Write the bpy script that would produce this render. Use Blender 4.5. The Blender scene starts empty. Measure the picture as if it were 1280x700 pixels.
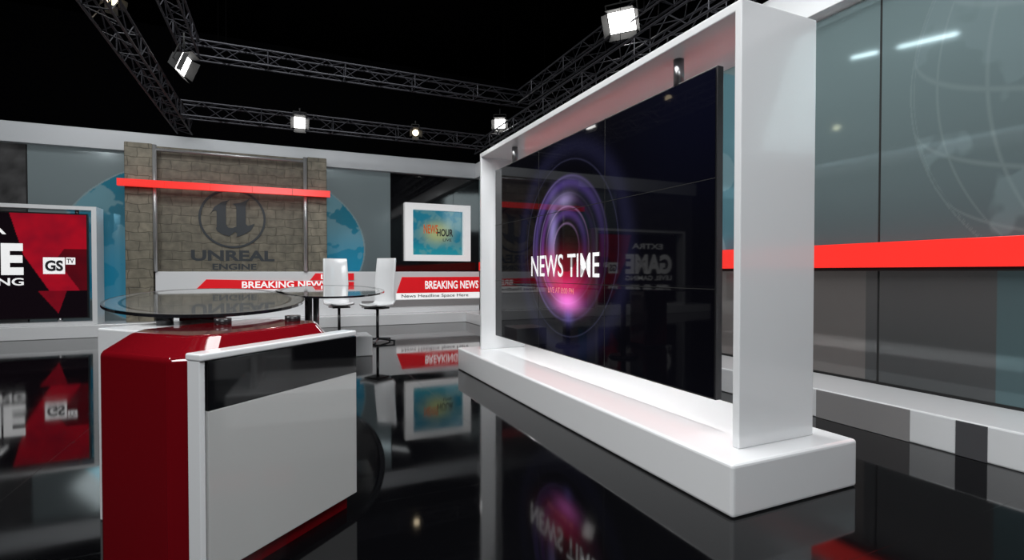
import bpy, bmesh, math, random
from mathutils import Vector, Matrix, noise, geometry
random.seed(3)
S = bpy.context.scene
try:
    S.view_settings.view_transform = 'Standard'
except Exception:
    pass
COL = S.collection

# ------------------------------------------------------------ materials
def newmat(name):
    m = bpy.data.materials.new(name); m.use_nodes = True
    return m, m.node_tree.nodes, m.node_tree.links, m.node_tree.nodes['Principled BSDF']

def mat(name, col, rough=0.5, metal=0.0, emit=None, es=0.0, ior=1.5, coat=0.0, var=0.0, vscale=3.0, bump=0.0, bscale=40):
    m, n, l, p = newmat(name)
    p.inputs['Base Color'].default_value = (*col, 1)
    p.inputs['Roughness'].default_value = rough
    p.inputs['Metallic'].default_value = metal
    p.inputs['IOR'].default_value = ior
    p.inputs['Coat Weight'].default_value = coat
    p.inputs['Coat Roughness'].default_value = 0.03
    if emit:
        p.inputs['Emission Color'].default_value = (*emit, 1)
        p.inputs['Emission Strength'].default_value = es
    if var > 0 or bump > 0:
        tc = n.new('ShaderNodeTexCoord')
        nz = n.new('ShaderNodeTexNoise'); nz.inputs['Scale'].default_value = vscale
        nz.inputs['Detail'].default_value = 1
        l.new(tc.outputs['Object'], nz.inputs['Vector'])
        if var > 0:
            mx = n.new('ShaderNodeMapRange')
            mx.inputs['To Min'].default_value = max(0, rough - var); mx.inputs['To Max'].default_value = rough + var
            l.new(nz.outputs['Fac'], mx.inputs['Value'])
            l.new(mx.outputs['Result'], p.inputs['Roughness'])
        if bump > 0:
            n2 = n.new('ShaderNodeTexNoise'); n2.inputs['Scale'].default_value = bscale
            l.new(tc.outputs['Object'], n2.inputs['Vector'])
            b = n.new('ShaderNodeBump'); b.inputs['Strength'].default_value = bump; b.inputs['Distance'].default_value = 0.01
            l.new(n2.outputs['Fac'], b.inputs['Height']); l.new(b.outputs['Normal'], p.inputs['Normal'])
    return m

def attrmat(name, rough=0.1, es=1.0, diffuse=0.0, metal=0.0, ior=1.5, coat=0.0):
    m, n, l, p = newmat(name)
    a = n.new('ShaderNodeAttribute'); a.attribute_name = 'Col'
    l.new(a.outputs['Color'], p.inputs['Emission Color'])
    p.inputs['Emission Strength'].default_value = es
    if diffuse > 0:
        l.new(a.outputs['Color'], p.inputs['Base Color'])
    else:
        p.inputs['Base Color'].default_value = (0.002, 0.002, 0.0025, 1)
    p.inputs['Roughness'].default_value = rough
    p.inputs['Metallic'].default_value = metal
    p.inputs['IOR'].default_value = ior
    p.inputs['Coat Weight'].default_value = coat
    return m

M_white = mat('white_lacquer', (0.80, 0.81, 0.82), 0.18, coat=0.3)
M_white2 = mat('white_paint', (0.66, 0.67, 0.68), 0.45)
M_whiteglow = mat('white_emissive', (0.8, 0.8, 0.8), 0.4, emit=(1, 1, 1), es=0.25)  # white with a weak glow put into the material
M_header = mat('header_grey', (0.50, 0.52, 0.54), 0.4)
M_black = mat('black_gloss', (0.004, 0.004, 0.005), 0.05)
M_blackm = mat('black_matte', (0.006, 0.006, 0.006), 0.8)
M_void = mat('black_drape', (0.0015, 0.0015, 0.0018), 1.0, ior=1.0)
M_edge = mat('screen_bezel', (0.015, 0.015, 0.017), 0.3)
M_truss = mat('truss_metal', (0.035, 0.035, 0.042), 0.5, metal=0.5, var=0.1)
M_steel = mat('brushed_steel', (0.35, 0.35, 0.36), 0.3, metal=1.0, var=0.08)
M_chrome = mat('satin_pipe', (0.5, 0.5, 0.5), 0.25, metal=0.6)
M_redband = mat('red_acrylic', (0.70, 0.025, 0.02), 0.25, emit=(1.0, 0.035, 0.025), es=0.5)
M_redgraph = mat('red_graphic', (0.6, 0.01, 0.015), 0.25, emit=(0.9, 0.01, 0.02), es=0.30)
M_textw = mat('text_white', (0.8, 0.8, 0.8), 0.4, emit=(1, 1, 1), es=0.5)
M_textd = mat('text_dark', (0.02, 0.02, 0.025), 0.4)
M_logo = mat('logo_slate', (0.022, 0.028, 0.034), 0.55)
M_desk_red = mat('deep_red_lacquer', (0.18, 0.003, 0.007), 0.07, coat=1.0, ior=1.7)
M_desk_panel = mat('frosted_white_panel', (0.52, 0.52, 0.51), 0.14, var=0.05, vscale=2, coat=0.8)
M_lamp = mat('lamp_lens', (1, 1, 1), 0.3, emit=(1.0, 0.98, 0.95), es=12)
M_lampw = mat('lamp_lens_warm', (1, 1, 1), 0.3, emit=(1.0, 0.80, 0.5), es=4)
M_led = mat('led_tube', (1, 1, 1), 0.3, emit=(0.95, 0.97, 1), es=9)
M_desk_glass = mat('smoked_glass', (0.42, 0.42, 0.40), 0.03, metal=0.65)
M_desk_rim = mat('glass_rim', (0.45, 0.46, 0.47), 0.10, metal=0.4, coat=0.5)
M_darkrim = mat('dark_glass_edge', (0.01, 0.01, 0.012), 0.1)
M_platdark = mat('platform_dark', (0.08, 0.08, 0.085), 0.2)
M_platgrey = mat('platform_grey', (0.28, 0.27, 0.27), 0.2)

def floor_mat():
    m, n, l, p = newmat('black_gloss_floor')
    tc = n.new('ShaderNodeTexCoord')
    p.inputs['Base Color'].default_value = (0.002, 0.002, 0.0025, 1)
    br = n.new('ShaderNodeTexBrick'); br.offset = 0.0
    br.inputs['Scale'].default_value = 1.0
    br.inputs['Brick Width'].default_value = 1.8
    br.inputs['Row Height'].default_value = 1.8
    br.inputs['Mortar Size'].default_value = 0.003
    l.new(tc.outputs['Object'], br.inputs['Vector'])
    nz = n.new('ShaderNodeTexNoise'); nz.inputs['Scale'].default_value = 0.8; nz.inputs['Detail'].default_value = 6
    l.new(tc.outputs['Object'], nz.inputs['Vector'])
    mr = n.new('ShaderNodeMapRange'); mr.inputs['From Min'].default_value = 0.35; mr.inputs['From Max'].default_value = 0.7
    mr.inputs['To Min'].default_value = 0.025; mr.inputs['To Max'].default_value = 0.095
    l.new(nz.outputs['Fac'], mr.inputs['Value'])
    ml = n.new('ShaderNodeMath'); ml.operation = 'MULTIPLY_ADD'; ml.inputs[1].default_value = 0.08
    l.new(br.outputs['Fac'], ml.inputs[0]); l.new(mr.outputs['Result'], ml.inputs[2])
    l.new(ml.outputs[0], p.inputs['Roughness'])
    p.inputs['IOR'].default_value = 1.42
    return m
M_floor = floor_mat()

def stone_mat(name, k, mort):
    m, n, l, p = newmat(name)
    tc = n.new('ShaderNodeTexCoord')
    mp = n.new('ShaderNodeMapping'); mp.inputs['Rotation'].default_value = (math.radians(-90), 0, 0)
    l.new(tc.outputs['Object'], mp.inputs['Vector'])
    nzd = n.new('ShaderNodeTexNoise'); nzd.inputs['Scale'].default_value = 2.5
    l.new(mp.outputs['Vector'], nzd.inputs['Vector'])
    va = n.new('ShaderNodeVectorMath'); va.operation = 'MULTIPLY_ADD'
    va.inputs[1].default_value = (0.16, 0.16, 0); l.new(nzd.outputs['Color'], va.inputs[0]); l.new(mp.outputs['Vector'], va.inputs[2])
    br = n.new('ShaderNodeTexBrick')
    br.inputs['Scale'].default_value = 1.0
    br.inputs['Brick Width'].default_value = 0.46
    br.inputs['Row Height'].default_value = 0.24
    br.inputs['Mortar Size'].default_value = 0.014
    br.inputs['Mortar Smooth'].default_value = 0.8
    br.inputs['Color1'].default_value = (0.225 * k, 0.20 * k, 0.148 * k, 1)
    br.inputs['Color2'].default_value = (0.18 * k, 0.162 * k, 0.12 * k, 1)
    br.inputs['Mortar'].default_value = (0.20 * k * mort, 0.18 * k * mort, 0.135 * k * mort, 1)
    l.new(va.outputs['Vector'], br.inputs['Vector'])
    nz = n.new('ShaderNodeTexNoise'); nz.inputs['Scale'].default_value = 5; nz.inputs['Detail'].default_value = 8
    l.new(tc.outputs['Object'], nz.inputs['Vector'])
    mx = n.new('ShaderNodeMix'); mx.data_type = 'RGBA'; mx.blend_type = 'MULTIPLY'; mx.inputs[0].default_value = 0.7
    cr = n.new('ShaderNodeValToRGB'); cr.color_ramp.elements[0].color = (0.5, 0.5, 0.5, 1); cr.color_ramp.elements[1].color = (1.35, 1.35, 1.35, 1)
    cr.color_ramp.elements[0].position = 0.3; cr.color_ramp.elements[1].position = 0.7
    l.new(nz.outputs['Fac'], cr.inputs['Fac'])
    l.new(br.outputs['Color'], mx.inputs[6]); l.new(cr.outputs['Color'], mx.inputs[7])
    l.new(mx.outputs[2], p.inputs['Base Color'])
    p.inputs['Roughness'].default_value = 0.6
    b = n.new('ShaderNodeBump'); b.inputs['Strength'].default_value = 0.4; b.inputs['Distance'].default_value = 0.03
    iv = n.new('ShaderNodeMath'); iv.operation = 'SUBTRACT'; iv.inputs[0].default_value = 1.0
    l.new(br.outputs['Fac'], iv.inputs[1])
    l.new(iv.outputs[0], b.inputs['Height']); l.new(b.outputs['Normal'], p.inputs['Normal'])
    return m
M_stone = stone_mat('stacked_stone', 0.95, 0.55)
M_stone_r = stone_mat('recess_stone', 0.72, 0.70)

A_screen = attrmat('videowall_image', rough=0.03, es=1.0, ior=1.35)
A_tv = attrmat('tv_image', rough=0.08, es=0.7)
A_glass = attrmat('backlit_glass_graphic', rough=0.10, es=0.24, diffuse=1, metal=0.4)
A_glassR = attrmat('glass_wall_graphic', rough=0.06, es=0.17, diffuse=1, metal=0.6)

# ------------------------------------------------------------ builders
GI = {}
def group(name, loc=(0, 0, 0), rz=0.0, rot=None):
    e = bpy.data.objects.new(name, None); COL.objects.link(e)
    e.empty_display_size = 0.2
    m = Matrix.Translation(Vector(loc))
    if rot is not None:
        m = m @ rot.to_4x4()
    else:
        m = m @ Matrix.Rotation(rz, 4, 'Z')
    e.matrix_world = m
    GI[e.name] = m
    return e

def add(name, bm, m, grp=None, local=False, smooth=False, bevel=0, seg=2):
    if grp is not None and not local:
        bmesh.ops.transform(bm, matrix=GI[grp.name].inverted(), verts=bm.verts)
    bmesh.ops.recalc_face_normals(bm, faces=bm.faces)
    me = bpy.data.meshes.new(name); bm.to_mesh(me); bm.free()
    me.materials.append(m)
    if smooth:
        for f in me.polygons: f.use_smooth = True
    o = bpy.data.objects.new(name, me); COL.objects.link(o)
    if grp is not None: o.parent = grp
    if bevel > 0:
        b = o.modifiers.new('bevel', 'BEVEL'); b.width = bevel; b.segments = seg; b.limit_method = 'ANGLE'
    return o

def bx(bm, a, b):
    v = [bm.verts.new((x, y, z)) for x in (a[0], b[0]) for y in (a[1], b[1]) for z in (a[2], b[2])]
    for f in ((0, 1, 3, 2), (4, 6, 7, 5), (0, 4, 5, 1), (2, 3, 7, 6), (0, 2, 6, 4), (1, 5, 7, 3)):
        bm.faces.new([v[i] for i in f])

def box(name, a, b, m, grp=None, local=False, bevel=0, seg=2):
    bm = bmesh.new(); bx(bm, a, b)
    return add(name, bm, m, grp, local, bevel=bevel, seg=seg)

def tube(bm, p, q, r, n=8, r2=None, cap=True):
    p = Vector(p); q = Vector(q); d = (q - p)
    if r2 is None: r2 = r
    z = d.normalized()
    x = z.orthogonal().normalized(); y = z.cross(x)
    A = []; B = []
    for i in range(n):
        a = 2 * math.pi * i / n + math.pi / n
        o = x * math.cos(a) + y * math.sin(a)
        A.append(bm.verts.new(p + o * r)); B.append(bm.verts.new(q + o * r2))
    for i in range(n):
        j = (i + 1) % n
        bm.faces.new((A[i], A[j], B[j], B[i]))
    if cap:
        bm.faces.new(A[::-1]); bm.faces.new(B)

def cyl(name, p, q, r, m, grp=None, local=False, n=24, r2=None):
    bm = bmesh.new(); tube(bm, p, q, r, n, r2)
    o = add(name, bm, m, grp, local)
    for f in o.data.polygons:
        if len(f.vertices) == 4: f.use_smooth = True
    return o

def prism(name, pts, axis_o, xd, yd, zd, th, m, grp=None, local=False, bevel=0):
    bm = bmesh.new(); o = Vector(axis_o); xd = Vector(xd); yd = Vector(yd); zd = Vector(zd)
    A = [bm.verts.new(o + xd * x + yd * y) for x, y in pts]
    B = [bm.verts.new(o + xd * x + yd * y + zd * th) for x, y in pts]
    n = len(pts)
    if n > 4:
        for t in geometry.tessellate_polygon([[Vector((x, y, 0)) for x, y in pts]]):
            bm.faces.new([A[i] for i in t]); bm.faces.new([B[i] for i in t[::-1]])
    else:
        bm.faces.new(A[::-1]); bm.faces.new(B)
    for i in range(n):
        j = (i + 1) % n
        bm.faces.new((A[i], A[j], B[j], B[i]))
    return add(name, bm, m, grp, local, bevel=bevel)

def text(name, body, origin, xd, yd, w, h, m, grp=None, bold=0.0, shear=0.0, th=0.004):
    cu = bpy.data.curves.new(name + '_c', 'FONT'); cu.body = body; cu.size = 1; cu.offset = bold; cu.shear = shear
    cu.resolution_u = 4
    ob = bpy.data.objects.new(name + '_t', cu); COL.objects.link(ob)
    bpy.context.view_layer.update()
    dg = bpy.context.evaluated_depsgraph_get()
    me = bpy.data.meshes.new_from_object(ob.evaluated_get(dg))
    bpy.data.objects.remove(ob)
    bm = bmesh.new(); bm.from_mesh(me)
    xs = [v.co.x for v in bm.verts]; ys = [v.co.y for v in bm.verts]
    x0, x1, y0, y1 = min(xs), max(xs), min(ys), max(ys)
    xd = Vector(xd); yd = Vector(yd); zd = xd.cross(yd); o = Vector(origin)
    for v in bm.verts:
        v.co = o + xd * ((v.co.x - x0) / (x1 - x0) * w) + yd * ((v.co.y - y0) / (y1 - y0) * h) + zd * th
    return add(name, bm, m, grp)

def cgrid(name, origin, xd, yd, w, h, nu, nv, fn, m, grp=None, ):
    xd = Vector(xd); yd = Vector(yd); o = Vector(origin)
    vs = []; cs = []
    for j in range(nv + 1):
        for i in range(nu + 1):
            a = w * i / nu; b = h * j / nv
            p = o + xd * a + yd * b
            vs.append(p); c = fn(p); cs.extend((c[0], c[1], c[2], 1.0))
    fs = [(j * (nu + 1) + i, j * (nu + 1) + i + 1, (j + 1) * (nu + 1) + i + 1, (j + 1) * (nu + 1) + i) for j in range(nv) for i in range(nu)]
    if grp is not None:
        inv = GI[grp.name].inverted(); vs = [inv @ v for v in vs]
    me = bpy.data.meshes.new(name); me.from_pydata([tuple(v) for v in vs], [], fs)
    ca = me.color_attributes.new('Col', 'FLOAT_COLOR', 'POINT')
    ca.data.foreach_set('color', cs)
    me.materials.append(m)
    ob = bpy.data.objects.new(name, me); COL.objects.link(ob)
    if grp is not None: ob.parent = grp
    return ob

def sstep(a, b, x):
    if a == b: return 0.0
    t = max(0, min(1, (x - a) / (b - a))); return t * t * (3 - 2 * t)
def mixc(a, b, t): return tuple(a[i] * (1 - t) + b[i] * t for i in range(3))

# ------------------------------------------------------------ room shell
box('floor', (-10, -5, -0.1), (10, 19, 0), M_floor)
box('ceiling', (-10, -5, 9.2), (10, 19, 9.4), M_void)
box('wall_outer_left', (-10.2, -5, -0.1), (-10, 19, 9.4), M_void)
box('wall_outer_right', (10, -5, -0.1), (10.2, 19, 9.4), M_void)
box('wall_outer_back', (-10.2, 19, -0.1), (10.2, 19.2, 9.4), M_void)
box('wall_outer_front', (-10.2, -5.2, -0.1), (10.2, -5, 9.4), M_void)

# ---- right set wall
wr = group('wall_right', (6.25, 6, 0))
box('wall_core', (6.25, -4, 0), (6.45, 16.85, 5.27), M_white2, wr)
box('header', (6.02, -4, 4.78), (6.25, 16.6, 5.27), M_white, wr, bevel=0.01)

def rightfn(p):
    y, z = p.y, p.z
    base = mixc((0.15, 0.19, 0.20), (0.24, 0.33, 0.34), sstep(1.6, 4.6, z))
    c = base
    if z > 1.95:
        cy, cz, R = 1.0, 3.5, 2.3
        dy, dz = (y - cy) / R, (z - cz) / R
        r2 = dy * dy + dz * dz
        if r2 < 1:
            dx = math.sqrt(1 - r2)
            lon = math.atan2(dy, dx) + 0.3; lat = math.asin(max(-1, min(1, dz * 0.9 + dx * 0.3)))
            ln = min(abs((lon * 10 / math.pi) % 1 - 0.5), abs((lat * 10 / math.pi) % 1 - 0.5))
            k = 1 - sstep(0.0, 0.06, ln)
            nv = noise.fractal(Vector((dy * 2.0, dz * 2.0, 3)), 0.8, 2, 4)
            c = mixc(c, (0.30, 0.40, 0.42), 0.4 * sstep(0.0, 0.1, nv))
            c = mixc(c, (0.5, 0.6, 0.6), 0.18 * k)
        elif r2 < 1.012: c = mixc(c, (0.5, 0.6, 0.6), 0.15)
        cy, cz, R = 6.6, 3.0, 1.8
        r = math.hypot(y - cy, z - cz)
        if r < R:
            c = mixc(c, (0.08, 0.28, 0.36), 0.6)
            if noise.noise(Vector((y * 1.6, z * 1.6, 0))) > 0.1: c = mixc(c, (0.3, 0.45, 0.5), 0.5)
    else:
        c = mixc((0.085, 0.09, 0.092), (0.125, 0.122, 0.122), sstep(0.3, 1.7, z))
        if y < 2.55: c = mixc(c, (0.11, 0.20, 0.22), 0.6)  # teal reflection painted into the near lower panels
        if y > 3.75: c = mixc(c, (0.22, 0.20, 0.19), 0.6)  # lighter brown reflection painted into the farther lower panels
    return c
seams = [-3.9, -1.4, 1.107, 3.614, 6.12, 8.63, 11.14, 13.65, 16.6]
for i in range(len(seams) - 1):
    a, b = seams[i] + 0.010, seams[i + 1] - 0.010
    vis = 280 if 1 < a < 6 else (110 if 0 < b < 9 else 24)
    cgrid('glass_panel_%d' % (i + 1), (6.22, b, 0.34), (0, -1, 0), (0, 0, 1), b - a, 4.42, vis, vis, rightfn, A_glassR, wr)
bm = bmesh.new()
for s in seams[:-1]: bx(bm, (6.215, s - 0.010, 0.33), (6.25, s + 0.010, 4.78))
bx(bm, (6.212, -3.9, 0.315), (6.25, 16.6, 0.345))
add('panel_seams', bm, M_blackm, wr)
bm = bmesh.new(); bx(bm, (6.06, -3.9, 1.65), (6.21, 16.2, 1.93))
rb = add('red_band', bm, M_redband, wr, bevel=0.004)
box('red_band_painted_shadow', (6.10, -3.9, 1.61), (6.21, 16.2, 1.65), M_blackm, wr)  # black strip standing in for the shadow under the band

# ---- back set wall
wb = group('wall_back', (0, 16.65, 0))
box('wall_core', (-9.6, 16.65, 0), (6.25, 16.85, 5.27), M_white2, wb)
box('header', (-9.6, 16.38, 4.77), (6.02, 16.65, 5.27), M_header, wb, bevel=0.01)

def backfn(p):
    x, z = p.x, p.z
    base = mixc((0.12, 0.15, 0.16), (0.18, 0.22, 0.23), sstep(1.0, 4.7, z))
    dx, dz = (x + 1.39) / 3.75, (z - 2.3) / 2.5
    r = math.hypot(dx, dz)
    c = base
    if r < 1:
        c = mixc(base, (0.02, 0.17, 0.25), 0.60 + 0.35 * sstep(0.55, 0.98, r))
        n1 = noise.fractal(Vector((x * 1.1, z * 1.4, 1.7)), 0.8, 2.0, 4)
        c = mixc(c, (0.20, 0.34, 0.38), 0.65 * sstep(0.0, 0.10, n1))
        low = sstep(3.4, 1.6, z)
        c = mixc(c, (0.015, 0.30, 0.50), 0.65 * low)
    elif r < 1.012: c = mixc(base, (0.3, 0.5, 0.55), 0.3)
    return c
def backdark(p):
    n1 = noise.fractal(Vector((p.x * 3, p.z * 3, 0)), 0.8, 2.0, 5)
    g = 0.06 + 0.03 * n1
    if abs((p.x * 1.1) % 1 - 0.5) < 0.01 or abs((p.z * 1.6) % 1 - 0.5) < 0.012: g *= 0.5
    return (g, g, g * 1.02)
cgrid('glass_panel_1', (-9.6, 16.6, 0.3), (1, 0, 0), (0, 0, 1), 3.83, 4.47, 60, 60, backdark, A_glass, wb)
cgrid('glass_panel_2', (-5.75, 16.6, 0.3), (1, 0, 0), (0, 0, 1), 2.35, 4.47, 120, 180, backfn, A_glass, wb)
cgrid('glass_panel_3', (1.0, 16.6, 0.3), (1, 0, 0), (0, 0, 1), 2.2, 4.47, 120, 180, backfn, A_glass, wb)
box('black_panel', (3.21, 16.57, 0.3), (6.21, 16.64, 4.77), M_black, wb)
bm = bmesh.new()
for x in (-5.76, 3.205): bx(bm, (x - 0.012, 16.58, 0.3), (x + 0.012, 16.64, 4.77))
add('panel_seams', bm, M_blackm, wb)

# ---- platform (L)
pl = group('trim_platform', (0, 16, 0))
box('back_run', (-9.6, 15.55, 0), (6.25, 16.65, 0.315), M_white, pl, bevel=0.015)
box('side_run', (5.37, -4, 0), (6.25, 15.55, 0.315), M_white, pl, bevel=0.015)
box('dark_section', (5.362, 2.25, 0.004), (5.40, 2.47, 0.305), M_platdark, pl)  # darker and greyer sections set into the white front face
box('grey_section', (5.362, 2.83, 0.004), (5.40, 3.75, 0.305), M_platgrey, pl)
box('dark_section_2', (5.362, 1.5, 0.004), (5.40, 1.8, 0.305), M_platdark, pl)

# ---- wainscot with news ticker (part of the back wall)
tk = wb
box('ticker_backing', (-3.0, 15.98, 0.315), (6.0, 16.11, 1.61), M_white, tk, bevel=0.01)
def poly(name, pts, y, m, th=0.02):
    return prism(name, pts, (0, y, 0), (1, 0, 0), (0, 0, 1), (0, 1, 0), th, m, tk)
poly('red_bar_left', [(-2.1, 1.12), (1.98, 1.12), (1.98, 1.30), (-1.85, 1.40)], 15.955, M_redgraph)
poly('red_bar_left_live', [(0.75, 1.36), (1.98, 1.36), (1.98, 1.56), (0.9, 1.56)], 15.95, M_redgraph)
poly('red_bar_right', [(3.25, 0.94), (6.0, 0.94), (6.0, 1.44), (3.42, 1.44)], 15.95, M_redgraph)
poly('strip_right', [(3.25, 0.74), (6.0, 0.74), (6.0, 0.935), (3.25, 0.935)], 15.95, M_textw)
poly('strip_left', [(-2.3, 0.9), (1.98, 0.9), (1.98, 1.11), (-2.3, 1.11)], 15.95, M_textw)
poly('grey_strip_right', [(2.2, 0.52), (6.0, 0.52), (6.0, 0.72), (2.2, 0.72)], 15.955, M_platgrey)
text('breaking_news_left', 'BREAKING NEWS', (-1.0, 15.945, 1.15), (1, 0, 0), (0, 0, 1), 2.2, 0.19, M_textw, tk, bold=0.02, th=0.004)
text('live', 'LIVE', (1.05, 15.94, 1.39), (1, 0, 0), (0, 0, 1), 0.55, 0.14, M_textw, tk, bold=0.02)
text('breaking_news_right', 'BREAKING NEWS', (4.15, 15.94, 1.06), (1, 0, 0), (0, 0, 1), 1.80, 0.26, M_textw, tk, bold=0.02)
text('headline_right', 'News Headline Space Here', (3.4, 15.94, 0.77), (1, 0, 0), (0, 0, 1), 2.2, 0.13, M_textd, tk, bold=0.01)
text('headline_left', 'News Headline Space Here', (-1.9, 15.94, 0.93), (1, 0, 0), (0, 0, 1), 2.4, 0.14, M_textd, tk, bold=0.01)

# ---- stone feature
st = group('stone_feature_wall', (-1.2, 16.3, 0.315))
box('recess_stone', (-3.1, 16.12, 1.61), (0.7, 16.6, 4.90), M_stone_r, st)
box('column_left', (-3.64, 15.98, 0.315), (-3.04, 16.6, 4.93), M_stone, st, bevel=0.02)
box('column_right', (0.70, 15.98, 1.61), (1.225, 16.6, 4.93), M_stone, st, bevel=0.02)
cyl('pipe_left', (-2.99, 15.97, 1.61), (-2.99, 15.97, 4.9), 0.05, M_chrome, st)
cyl('pipe_right', (0.64, 15.97, 1.61), (0.64, 15.97, 4.9), 0.055, M_chrome, st)
cyl('pipe_top', (-2.99, 15.97, 4.78), (0.64, 15.97, 4.78), 0.04, M_chrome, st)
bm = bmesh.new()
for i in range(5):
    a = -3.74 + i * 1.01
    bx(bm, (a, 15.74, 3.77), (a + 1.0, 15.86, 3.95))
add('red_band', bm, M_redband, st)
bm = bmesh.new()
for x in (-3.4, 0.95): bx(bm, (x - 0.05, 15.86, 3.8), (x + 0.05, 15.99, 3.92))
add('band_brackets', bm, M_blackm, st)
def ringmesh(name, c, xd, yd, zd, r0, r1, th, m, grp, n=72):
    bm = bmesh.new(); c = Vector(c); xd = Vector(xd); yd = Vector(yd); zd = Vector(zd); L = []
    for i in range(n):
        a = 2 * math.pi * i / n; o = xd * math.cos(a) + yd * math.sin(a)
        L.append([bm.verts.new(c + o * r0), bm.verts.new(c + o * r1), bm.verts.new(c + o * r1 + zd * th), bm.verts.new(c + o * r0 + zd * th)])
    for i in range(n):
        A = L[i]; B = L[(i + 1) % n]
        for k in range(4):
            bm.faces.new((A[k], A[(k + 1) % 4], B[(k + 1) % 4], B[k]))
    return add(name, bm, m, grp)
lc = (-1.22, 16.10, 3.08)
ringmesh('logo_ring', lc, (1, 0, 0), (0, 0, 1), (0, 1, 0), 0.765, 0.82, 0.02, M_logo, st)
U = [(-.62, .10), (-.50, .34), (-.30, .50), (-.08, .58), (-.16, .50), (-.19, .40), (-.19, -.20), (-.12, -.30), (.0, -.30), (.10, -.24),
     (.10, .30), (.08, .40), (.0, .46), (.22, .50), (.50, .66), (.40, .54), (.36, .40), (.36, -.16), (.42, -.22), (.62, -.14),
     (.50, -.36), (.30, -.50), (.10, -.58), (.12, -.46), (.06, -.42), (-.10, -.56), (-.26, -.52), (-.42, -.42), (-.46, -.34), (-.44, -.26), (-.44, .20), (-.48, .24), (-.56, .20)]
prism('logo_glyph', [(a * 0.88, b * 0.88) for a, b in U], lc, (1, 0, 0), (0, 0, 1), (0, 1, 0), 0.02, M_logo, st)
text('logo_text_top', 'UNREAL', (-2.22, 16.115, 1.90), (1, 0, 0), (0, 0, 1), 2.04, 0.30, M_logo, st, bold=0.035, th=0.0)
text('logo_text_bottom', 'ENGINE', (-1.72, 16.115, 1.66), (1, 0, 0), (0, 0, 1), 1.08, 0.17, M_logo, st, bold=0.03, th=0.0)

# ---- picture frame on the wall
pf = group('framed_wall_screen', (4.72, 16.5, 2.9))
bm = bmesh.new()
bx(bm, (3.61, 16.36, 1.96), (3.87, 16.57, 3.83)); bx(bm, (5.58, 16.36, 1.96), (5.83, 16.57, 3.83))
bx(bm, (3.87, 16.36, 1.96), (5.58, 16.57, 2.16)); bx(bm, (3.87, 16.36, 3.62), (5.58, 16.57, 3.83))
add('frame', bm, M_whiteglow, pf)
def newshour(p):
    x = (p.x - 4.72) / 0.85; z = (p.z - 2.9) / 0.73
    r = math.hypot(x, z * 1.1)
    c = mixc((0.42, 0.48, 0.22), (0.015, 0.20, 0.30), sstep(0.1, 0.9, r))
    c = mixc(c, (0.02, 0.42, 0.48), 0.5 * sstep(0.3, 1.0, -z))
    n1 = noise.fractal(Vector((p.x * 3, p.z * 3, 5)), 0.8, 2, 3)
    return mixc(c, (0.3, 0.45, 0.35), max(0, min(0.25, n1)))
cgrid('image', (3.87, 16.5, 2.16), (1, 0, 0), (0, 0, 1), 1.71, 1.46, 60, 60, newshour, A_tv, pf)
box('mount_plate', (3.9, 16.505, 2.2), (5.55, 16.57, 3.6), M_edge, pf)
M_orange = mat('text_orange', (0.4, 0.08, 0.02), 0.4, emit=(0.5, 0.10, 0.02), es=0.4)
text('title_a', 'NEWS', (4.25, 16.49, 2.86), (1, 0, 0), (0, 0, 1), 0.48, 0.3, M_orange, pf, bold=0.03)
text('title_b', 'HOUR', (4.70, 16.49, 2.78), (1, 0, 0), (0, 0, 1), 0.55, 0.25, M_textd, pf, bold=0.03)
text('subtitle', 'LIVE', (4.9, 16.49, 2.62), (1, 0, 0), (0, 0, 1), 0.3, 0.09, M_textd, pf, bold=0.01)

# ---- left television in white box frame
tv = group('framed_television', (-6.0, 15.9, 0.32))
X0, X1, Z0, Z1 = -8.3, -4.12, 0.318, 3.19
bm = bmesh.new()
bx(bm, (X1 - 0.10, 15.6, Z0), (X1, 16.15, Z1)); bx(bm, (X0, 15.6, Z0), (X0 + 0.10, 16.15, Z1))
bx(bm, (X0 + 0.10, 15.6, Z1 - 0.09), (X1 - 0.10, 16.15, Z1)); bx(bm, (X0 + 0.10, 15.6, Z0), (X1 - 0.10, 16.15, Z0 + 0.08))
add('frame', bm, M_white, tv)
box('screen_body', (-8.0, 15.76, 0.47), (-4.33, 15.84, 3.02), M_edge, tv)
def gamefn(p):
    x, z = p.x, p.z
    n1 = 0.5 + 0.5 * noise.fractal(Vector((x * 1.5, z * 1.5, 0)), 0.8, 2, 3)
    red = (0.50 * (0.5 + 0.7 * n1), 0.006, 0.02)
    blk = (0.006, 0.003, 0.005)
    c = blk
    if x > -5.55 + 0.55 * abs(z - 2.0): c = red
    if z > 2.0 and x > -5.55 - 0.25 * (z - 2.0): c = red
    if x > -4.95 and z < 2.15 and (x + 4.95) > 0.6 * abs(z - 1.9): c = mixc(red, blk, 0.75)
    if z < 1.15 and x > -5.3 + (1.15 - z) * 0.7: c = mixc(red, blk, 0.45)
    if z < 1.15 and x > -4.75 - (1.15 - z) * 0.3: c = blk
    return c
cgrid('image', (-7.97, 15.755, 0.5), (1, 0, 0), (0, 0, 1), 3.61, 2.49, 240, 160, gamefn, A_tv, tv)
cyl('hanger_1', (-4.55, 15.8, 3.0), (-4.55, 15.8, 3.11), 0.04, M_steel, tv)
cyl('hanger_2', (-7.8, 15.8, 3.0), (-7.8, 15.8, 3.11), 0.04, M_steel, tv)
cyl('stand_post_1', (-4.9, 15.8, 0.39), (-4.9, 15.8, 0.48), 0.05, M_steel, tv)
text('title', 'GAME', (-7.75, 15.75, 1.52), (1, 0, 0), (0, 0, 1), 2.2, 0.76, M_textw, tv, bold=0.05)
text('subtitle', 'LEVEL GAMING', (-7.75, 15.75, 1.28), (1, 0, 0), (0, 0, 1), 2.2, 0.18, M_textw, tv, bold=0.02)
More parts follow.
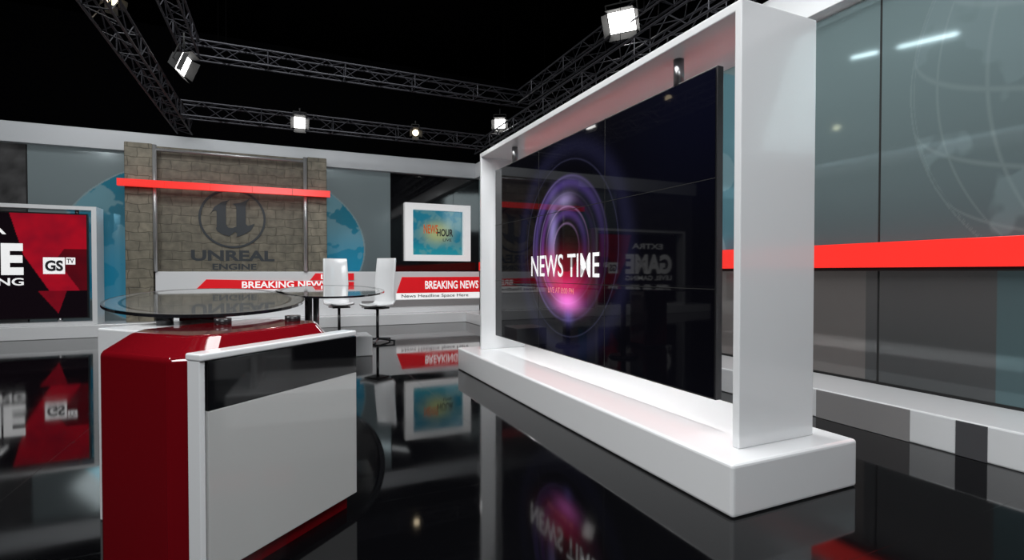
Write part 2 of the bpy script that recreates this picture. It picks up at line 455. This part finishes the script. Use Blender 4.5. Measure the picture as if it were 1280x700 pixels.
text('pretitle', 'EXTRA', (-7.3, 15.75, 2.48), (1, 0, 0), (0, 0, 1), 1.45, 0.2, M_textw, tv, bold=0.02)
box('channel_badge', (-5.19, 15.735, 1.55), (-4.78, 15.75, 1.95), M_textw, tv, bevel=0.003)
text('channel_text', 'GS', (-5.15, 15.73, 1.62), (1, 0, 0), (0, 0, 1), 0.34, 0.26, M_textd, tv, bold=0.04)
box('channel_badge_tv', (-4.76, 15.735, 1.78), (-4.58, 15.75, 1.95), M_textw, tv, bevel=0.003)
text('channel_text_tv', 'TV', (-4.74, 15.73, 1.81), (1, 0, 0), (0, 0, 1), 0.14, 0.11, M_textd, tv, bold=0.02)

# ---- big video wall frame
bf = group('video_wall_frame', (3.3, 5.2, 0))
box('plinth', (2.645, 2.407, 0.0), (3.909, 8.06, 0.354), M_white, bf, bevel=0.025, seg=3)
FX0, FX1, FY0, FY1, FZ = 2.92, 3.695, 2.607, 7.747, 3.50
bm = bmesh.new()
pr = [(FY0, .354), (FY0, FZ), (FY1, FZ), (FY1, .354), (FY1 - .06, .354), (FY1 - .06, FZ - .07), (FY0 + .06, FZ - .07), (FY0 + .06, .354)]
A = [bm.verts.new((FX0, y, z)) for y, z in pr]; B = [bm.verts.new((FX1, y, z)) for y, z in pr]
for q in ((0, 1, 6, 7), (1, 2, 5, 6), (2, 3, 4, 5)):
    bm.faces.new([A[i] for i in q]); bm.faces.new([B[i] for i in q][::-1])
for i in range(8):
    j = (i + 1) % 8
    bm.faces.new((A[i], A[j], B[j], B[i]))
add('box_frame', bm, M_white, bf, bevel=0.008)
SY0, SY1, SZ0, SZ1 = 3.0, 7.54, 0.59, 3.21
box('screen_body', (3.106, SY0, SZ0), (3.17, SY1, SZ1), M_edge, bf, bevel=0.004)

def lens(p):
    y, z = p.y, p.z
    s = 5.32 - y      # + to the right
    t = z - 1.88
    r = math.hypot(s, t); a = math.atan2(t, s)
    c = [0.0006, 0.0006, 0.0015]
    k = sstep(0.5, 2.3, s) * sstep(-0.2, 1.3, t); c[2] += 0.006 * k; c[0] += 0.0006 * k; c[1] += 0.001 * k
    def addc(col, w):
        for i in range(3): c[i] += col[i] * w
    def ring(r0, wd, col, w):
        addc(col, w * math.exp(-((r - r0) / wd) ** 2))
    left = 0.5 + 0.5 * math.cos(a - math.radians(190))
    left = left ** 2
    topk = (0.5 + 0.5 * math.cos(a - math.radians(100))) ** 2
    ring(0.86, 0.015, (0.16, 0.12, 0.32), 0.4 * (0.15 + left + topk * .5))
    ring(0.78, 0.06, (0.10, 0.06, 0.28), 0.55 * (0.08 + topk * 0.7 + left * 0.5))
    ring(0.66, 0.010, (0.5, 0.4, 0.8), 0.22 * (0.1 + left))
    ring(0.60, 0.045, (0.18, 0.05, 0.32), 0.45 * (0.1 + left))
    ring(0.50, 0.010, (0.6, 0.35, 0.7), 0.25 * (0.1 + topk))
    ring(0.42, 0.05, (0.16, 0.08, 0.38), 0.25 * (.3 + topk + left * .3))
    ring(0.30, 0.012, (0.5, 0.3, 0.6), 0.25 * topk)
    ring(1.05, 0.007, (0.15, 0.15, 0.3), 0.12); ring(1.2, 0.12, (0.03, 0.03, 0.09), 0.2)
    addc((0.42, 0.36, 0.75), 0.45 * math.exp(-((s + 0.32) / 0.10) ** 2 - ((t - 0.15) / 0.38) ** 2))
    addc((0.50, 0.42, 0.80), 0.40 * math.exp(-((s + 0.04) / 0.18) ** 2 - ((t - 0.58) / 0.08) ** 2))
    addc((0.7, 0.010, 0.05), 0.60 * math.exp(-((s + 0.15) / 0.45) ** 2 - ((t + 0.22) / 0.20) ** 2))
    addc((0.95, 0.22, 0.75), 0.9 * math.exp(-((s - 0.04) / 0.26) ** 2 - ((t + 0.64) / 0.10) ** 2))
    addc((0.9, 0.03, 0.16), 0.55 * math.exp(-((s - 0.0) / 0.40) ** 2 - ((t + 0.46) / 0.13) ** 2))
    addc((0.30, 0.25, 0.8), 0.25 * math.exp(-((s - 0.06) / 0.10) ** 2 - ((t + 0.80) / 0.09) ** 2))
    if r < 0.28: c = [v * 0.35 for v in c]
    return c
cgrid('image', (3.10, SY1 - .015, SZ0 + .015), (0, -1, 0), (0, 0, 1), SY1 - SY0 - .03, SZ1 - SZ0 - .03, 420, 240, lens, A_screen, bf)
bm = bmesh.new()
for i in (1, 2):
    y = SY0 + (SY1 - SY0) * i / 3; bx(bm, (3.0985, y - .003, SZ0), (3.1005, y + .003, SZ1))
    z = SZ0 + (SZ1 - SZ0) * i / 3; bx(bm, (3.0985, SY0, z - .003), (3.1005, SY1, z + .003))
add('tile_seams', bm, M_blackm, bf)
text('news_time', 'NEWS TIME', (3.096, 6.23, 1.54), (0, -1, 0), (0, 0, 1), 1.63, 0.275, M_textw, bf, bold=0.008)
M_pink = mat('text_pink', (0.6, 0.2, 0.2), 0.4, emit=(0.8, 0.2, 0.25), es=0.5)
text('live_at', 'LIVE AT 8:00 PM', (3.096, 5.75, 1.34), (0, -1, 0), (0, 0, 1), 0.62, 0.07, M_pink, bf, bold=0.01)
cyl('hanger_1', (3.14, 3.467, 3.2), (3.14, 3.467, FZ - .07), 0.045, M_steel, bf)
cyl('hanger_2', (3.14, 6.87, 3.2), (3.14, 6.87, FZ - .07), 0.045, M_steel, bf)

# ------------------------------------------------------------ trusses
def truss(p, q, size=0.34, step=0.42, hang=()):
    p = Vector(p); q = Vector(q); d = q - p; L = d.length; z = d.normalized()
    up = Vector((0, 0, 1)); sd = z.cross(up).normalized()
    g = group('lighting_truss', (p + q) / 2)
    bm = bmesh.new(); h = size / 2
    cs = [sd * h + up * h, -sd * h + up * h, -sd * h - up * h, sd * h - up * h]
    for c in cs: tube(bm, p + c, q + c, 0.022, 6)
    n = int(L / step)
    for i in range(n):
        a = p + z * (L * i / n); b = p + z * (L * (i + 1) / n)
        for k in range(4):
            c0, c1 = cs[k], cs[(k + 1) % 4]
            if i % 2: c0, c1 = c1, c0
            tube(bm, a + c0, b + c1, 0.011, 4, cap=False)
            if i % 4 == 0: tube(bm, a + c0, a + c1, 0.011, 4, cap=False)
    add('lattice', bm, M_truss, g)
    bm = bmesh.new()
    for f in hang:
        a = p + d * f + up * h
        tube(bm, a, Vector((a.x, a.y, 9.2)), 0.006, 4)
    add('hanging_cables', bm, M_void, g)
truss((-2.36, 0.5, 5.5), (-2.36, 16.3, 5.5), hang=(.1, .5, .9))
truss((-1.82, 0.5, 6.6), (-1.82, 13.3, 6.6), hang=(.1, .5, .9))
truss((-2.0, 13.5, 6.6), (6.7, 13.5, 6.6), hang=(.1, .9))
truss((-2.15, 14.5, 5.5), (5.55, 14.5, 5.5), hang=(.1, .9))
truss((5.76, 0.5, 5.5), (5.76, 15.3, 5.5), hang=(.1, .5, .9))
truss((6.35, 0.5, 6.6), (6.35, 13.3, 6.6), hang=(.1, .5, .9))

# ------------------------------------------------------------ fixtures
def fixture(loc, target, w, h, top, power, round_=False, warm=False, name='studio_spotlight'):
    loc = Vector(loc); d = (Vector(target) - loc).normalized()
    rot = d.to_track_quat('-Z', 'Y').to_matrix()
    g = group(name, loc, rot=rot)
    lm = M_lampw if warm else M_lamp
    if round_:
        cyl('housing', (0, 0, 0.02), (0, 0, 0.32), w / 2 * 1.15, M_blackm, g, True, 20, r2=w / 2 * 0.8)
        cyl('lens', (0, 0, 0.0), (0, 0, 0.02), w / 2, lm, g, True, 24)
    else:
        bm = bmesh.new()
        a = [bm.verts.new((sx * w / 2 * 1.06, sy * h / 2 * 1.06, 0.015)) for sx, sy in ((-1, -1), (1, -1), (1, 1), (-1, 1))]
        b = [bm.verts.new((sx * w / 2 * .65, sy * h / 2 * .65, 0.22)) for sx, sy in ((-1, -1), (1, -1), (1, 1), (-1, 1))]
        bm.faces.new(a); bm.faces.new(b[::-1])
        for i in range(4): bm.faces.new((a[i], b[i], b[(i + 1) % 4], a[(i + 1) % 4]))
        add('housing', bm, M_blackm, g, True)
        box('lens', (-w / 2, -h / 2, 0), (w / 2, h / 2, 0.015), lm, g, True)
    bm = bmesh.new(); e = 0.14; o = 0.08
    for ax, sg in ((0, 1), (0, -1), (1, 1), (1, -1)):
        hw = (w if ax == 0 else h) / 2 * 1.08; ll = (h if ax == 0 else w) / 2
        def P(a_, b_, c_):
            return (a_ * sg, b_, c_) if ax == 0 else (b_, a_ * sg, c_)
        vs = [bm.verts.new(P(hw, -ll, 0.0)), bm.verts.new(P(hw, ll, 0.0)), bm.verts.new(P(hw + o, ll * 1.1, -e)), bm.verts.new(P(hw + o, -ll * 1.1, -e))]
        bm.faces.new(vs)
    add('barn_doors', bm, M_blackm, g, True)
    bm = bmesh.new(); k = w / 2 * 1.2
    tube(bm, (-k, 0, .12), (-k, h / 2 + .12, .12), .015, 6); tube(bm, (k, 0, .12), (k, h / 2 + .12, .12), .015, 6)
    tube(bm, (-k, h / 2 + .12, .12), (k, h / 2 + .12, .12), .015, 6)
    tube(bm, (-k, 0, .12), (k, 0, .12), .012, 6)
    add('yoke', bm, M_blackm, g, True)
    yk = loc + rot @ Vector((0, h / 2 + .12, .12))
    cyl('stem', yk, (yk.x, yk.y, max(top, yk.z + 0.1)), 0.018, M_blackm, g, False, 8)
    if power:
        l = bpy.data.lights.new('lamp', 'SPOT'); l.energy = power; l.spot_size = math.radians(95); l.spot_blend = 0.7
        l.shadow_soft_size = w / 2
        lo = bpy.data.objects.new('lamp', l); COL.objects.link(lo); lo.parent = g; lo.location = (0, 0, -0.03)
    return g
fixture((6.05, 8.25, 6.45), (1.0, 4.0, 0.8), 0.50, 0.38, 6.6, 60)
fixture((5.95, 14.1, 6.0), (1.5, 5.0, 1.0), 0.30, 0.26, 6.45, 30)
fixture((0.45, 14.25, 5.42), (0.3, 4.0, 1.0), 0.26, 0.26, 5.4, 20)
fixture((3.45, 14.25, 5.5), (2.0, 4.0, 0.8), 0.17, 0.17, 5.6, 0, round_=True, warm=True)
fixture((-1.80, 12.4, 5.85), (8.0, 10.4, 1.6), 0.40, 0.36, 6.5, 30)
fixture((-2.36, 9.8, 5.80), (0, 5, 0.5), 0.16, 0.16, 6.0, 0, round_=True, warm=True)

lt = group('linear_tube_light', (-1.1, 7.4, 7.0))
for i, (p, q) in enumerate((((-0.72, 8.35, 7.0), (-0.95, 7.85, 7.0)), ((-1.12, 7.5, 7.0), (-1.55, 6.5, 7.0)))):
    cyl('tube_%d' % (i + 1), p, q, 0.03, M_led, lt, n=12)
    box('housing_%d' % (i + 1), (min(p[0], q[0]) , min(p[1], q[1]), 7.05), (max(p[0], q[0]), max(p[1], q[1]), 7.10), M_blackm, lt)
    c = (Vector(p) + Vector(q)) / 2
    cyl('cable_%d' % (i + 1), (c.x, c.y, 7.1), (c.x, c.y, 9.19), 0.006, M_blackm, lt, n=6)

# ------------------------------------------------------------ anchor desk
E1 = math.atan2(0.676, 0.737)
dk = group('anchor_desk', (-0.356, 2.846, 0), E1)
def loft(name, rings, m, grp, local=True, smooth=False, bevel=0, seg=2):
    bm = bmesh.new(); R = [[bm.verts.new(v) for v in r] for r in rings]; n = len(rings[0])
    for a, b in zip(R[:-1], R[1:]):
        for i in range(n):
            j = (i + 1) % n; bm.faces.new((a[i], a[j], b[j], b[i]))
    bm.faces.new(R[0][::-1]); bm.faces.new(R[-1])
    return add(name, bm, m, grp, local, smooth=smooth, bevel=bevel, seg=seg)
def octo(x0, x1, y0, y1, c, z):
    return [(x0 + c, y0, z), (x1 - c, y0, z), (x1, y0 + c, z), (x1, y1 - c, z), (x1 - c, y1, z), (x0 + c, y1, z), (x0, y1 - c, z), (x0, y0 + c, z)]
ob = loft('red_body', [octo(.0, 1.10, .10, .95, .14, 0.0), octo(.0, 1.10, .10, .95, .14, 1.16), octo(.13, 1.04, .19, .84, .11, 1.265)], M_desk_red, dk, bevel=0.02, seg=4)
for f in ob.data.polygons: f.use_smooth = True
wn = ob.modifiers.new('wn', 'WEIGHTED_NORMAL')
box('front_panel_end', (0.0, 0.012, 0.10), (0.03, 0.10, 1.17), M_white, dk, True, bevel=0.004)
box('front_panel', (0.036, 0.0, 0.10), (1.106, 0.055, 0.920), M_desk_panel, dk, True, bevel=0.004)
box('front_black_band', (0.036, 0.0, 0.922), (1.106, 0.055, 1.165), M_black, dk, True, bevel=0.002)
box('panel_back', (0.05, 0.056, 0.0), (1.07, 0.105, 1.165), M_desk_red, dk, True)
box('panel_cap', (-0.005, -0.004, 1.168), (1.106, 0.11, 1.205), M_white, dk, True, bevel=0.01, seg=3)
box('rear_panel', (0.30, 0.955, 0.0), (1.0, 1.40, 1.24), M_white, dk, True, bevel=0.01)
cyl('standoff_1', (.62, .66, 1.26), (.62, .66, 1.303), 0.05, M_edge, dk, True)
cyl('standoff_2', (.96, .42, 1.26), (.96, .42, 1.303), 0.05, M_edge, dk, True)
cyl('standoff_3', (.6, 1.2, 1.24), (.6, 1.2, 1.303), 0.05, M_edge, dk, True)

def ellipse_slab(prefix, c, ang, A, B, z0, z1, grp, rim=0.12):
    def el(k, z, n=96):
        out = []
        for i in range(n):
            a = 2 * math.pi * i / n; x = (A + k) * math.cos(a); y = (B + k) * math.sin(a)
            out.append(Vector((c[0] + x * math.cos(ang) - y * math.sin(ang), c[1] + x * math.sin(ang) + y * math.cos(ang), z)))
        return out
    loft(prefix + '_glass', [el(-rim, z0), el(-rim, z1 - .001)], M_desk_glass, grp, local=False)
    def annul(name, k0, k1, za, zb, m):
        bm = bmesh.new(); n = 96
        r = [[bm.verts.new(v) for v in el(k, z)] for k, z in ((k0, za), (k1, za), (k1, zb), (k0, zb))]
        for q in range(4):
            a, b = r[q], r[(q + 1) % 4]
            for i in range(n):
                j = (i + 1) % n; bm.faces.new((a[i], a[j], b[j], b[i]))
        add(name, bm, m, grp)
    annul(prefix + '_inlay_ring', -rim, -rim + .03, z0, z1, M_darkrim)
    annul(prefix + '_frosted_ring', -rim + .03, -.02, z0, z1, M_desk_rim)
    annul(prefix + '_edge', -.02, 0, z0 - .004, z1 + .002, M_darkrim)
ellipse_slab('top', (-.77, 6.98), math.atan2(.993, -.115), 3.09, .93, 1.302, 1.318, dk, rim=.16)
pd = [(-1.35, 8.6), (-0.75, 8.6), (-0.75, 9.2), (-1.35, 9.2)]
loft('rear_pedestal', [[(x, y, 0) for x, y in pd], [(x, y, 1.30) for x, y in pd]], M_desk_red, dk, local=False, bevel=0.08, seg=3)
ellipse_slab('wing_top', (.72, 8.75), math.atan2(.998, .067), 2.6, .80, 1.302, 1.318, dk, rim=.1)
for i, (xx, yy) in enumerate(((.35, 7.9), (.55, 9.6))):
    cyl('wing_column_%d' % (i + 1), (xx, yy, .05), (xx, yy, 1.302), .05, M_steel, dk)
    cyl('wing_foot_%d' % (i + 1), (xx, yy, 0), (xx, yy, .05), .28, M_edge, dk, r2=.24)
box('wing_white_plinth', (.85, 10.0, 0), (1.58, 10.7, .38), M_white, dk, bevel=.02)

# ------------------------------------------------------------ chairs
def chair(loc, rz):
    g = group('swivel_chair', loc, rz)
    bm = bmesh.new(); prof = [(-.30, .86), (-.26, .83), (.0, .82), (.18, .83), (.25, .90), (.28, 1.05), (.30, 1.35), (.33, 1.65), (.36, 1.92)]
    W = [.25, .28, .30, .30, .30, .295, .29, .285, .275]
    nx = 8; rows = []
    for (y, z), w in zip(prof, W):
        row = []
        for i in range(nx + 1):
            s = -1 + 2 * i / nx
            curve = 0.06 * s * s
            row.append(bm.verts.new((s * w, y - (curve if z > .95 else 0), z + (curve * .6 if z < .95 else 0))))
        rows.append(row)
    for a, b in zip(rows[:-1], rows[1:]):
        for i in range(nx): bm.faces.new((a[i], a[i + 1], b[i + 1], b[i]))
    o = add('shell', bm, M_white, g, True, smooth=True)
    s = o.modifiers.new('solid', 'SOLIDIFY'); s.thickness = .045; s.offset = 0
    b = o.modifiers.new('bevel', 'BEVEL'); b.width = .012; b.segments = 2
    box('seat_pan', (-.2, -.22, .765), (.2, .18, .80), M_edge, g, True, bevel=.01)
    cyl('column', (0, 0, .05), (0, 0, .78), .032, M_edge, g, True)
    bm = bmesh.new()
    for i in range(5):
        a = 2 * math.pi * i / 5 + .3
        tube(bm, (0, 0, .09), (.42 * math.cos(a), .42 * math.sin(a), .05), .026, 6, r2=.015)
        tube(bm, (.40 * math.cos(a), .40 * math.sin(a), 0), (.40 * math.cos(a), .40 * math.sin(a), .055), .022, 8)
    add('star_base', bm, M_edge, g, True)
chair((1.98, 11.84, 0), math.radians(-52))
chair((1.22, 12.55, 0), math.radians(10))

# ------------------------------------------------------------ lights
def area(name, loc, target, sx, sy, power, col=(1, 1, 1), spread=180):
    l = bpy.data.lights.new(name, 'AREA'); l.shape = 'RECTANGLE'; l.size = sx; l.size_y = sy; l.energy = power; l.color = col
    l.spread = math.radians(spread)
    o = bpy.data.objects.new(name, l); COL.objects.link(o); o.location = loc
    o.rotation_euler = (Vector(target) - Vector(loc)).to_track_quat('-Z', 'Y').to_euler()
    return o
area('fill_overhead', (0.5, 4.0, 7.8), (0.5, 4.0, 0), 5, 4, 430)  # unseen fill light added above the set
area('fill_camera', (-0.5, -3.0, 6.0), (1.5, 5.0, 1.2), 4, 3, 400, (0.95, 0.98, 1))  # fill light added behind the camera, no real fixture
area('fill_left', (-7.0, 4.0, 8.6), (1.5, 5.0, 1.0), 4, 3, 480)  # extra fill added high on the left, out of view
area('fill_right_wall', (4.4, 3.0, 8.3), (6.2, 3.0, 2.0), 1, 5, 240, (0.93, 0.98, 1))  # added out of view to brighten the right wall
area('fill_back_wall', (-1.5, 11.0, 8.3), (-1.0, 16.6, 2.0), 10, 1.2, 380, (0.97, 0.99, 1))  # added wash to brighten the back wall, no fixture modelled
o = area('frame_downlight', (3.42, 5.2, 3.42), (3.42, 5.2, 0), 0.2, 4.6, 45, spread=70); o.rotation_euler = (0, 0, 0)
o = area('frame_front_light', (3.01, 5.2, 3.42), (3.0, 5.2, 0), 0.08, 4.6, 14, spread=110); o.rotation_euler = (0, 0, 0)

w = bpy.data.worlds.new('studio_world'); S.world = w; w.use_nodes = True
w.node_tree.nodes['Background'].inputs['Color'].default_value = (0.02, 0.02, 0.022, 1)

# ------------------------------------------------------------ camera
cam = bpy.data.cameras.new('camera'); cam.sensor_width = 36; cam.lens = 18.0; cam.clip_start = 0.05
co = bpy.data.objects.new('camera', cam); COL.objects.link(co)
co.location = (0, 0, 1.6)
co.rotation_euler = (math.radians(90 - 0.9), 0, math.radians(-24.23))
S.camera = co
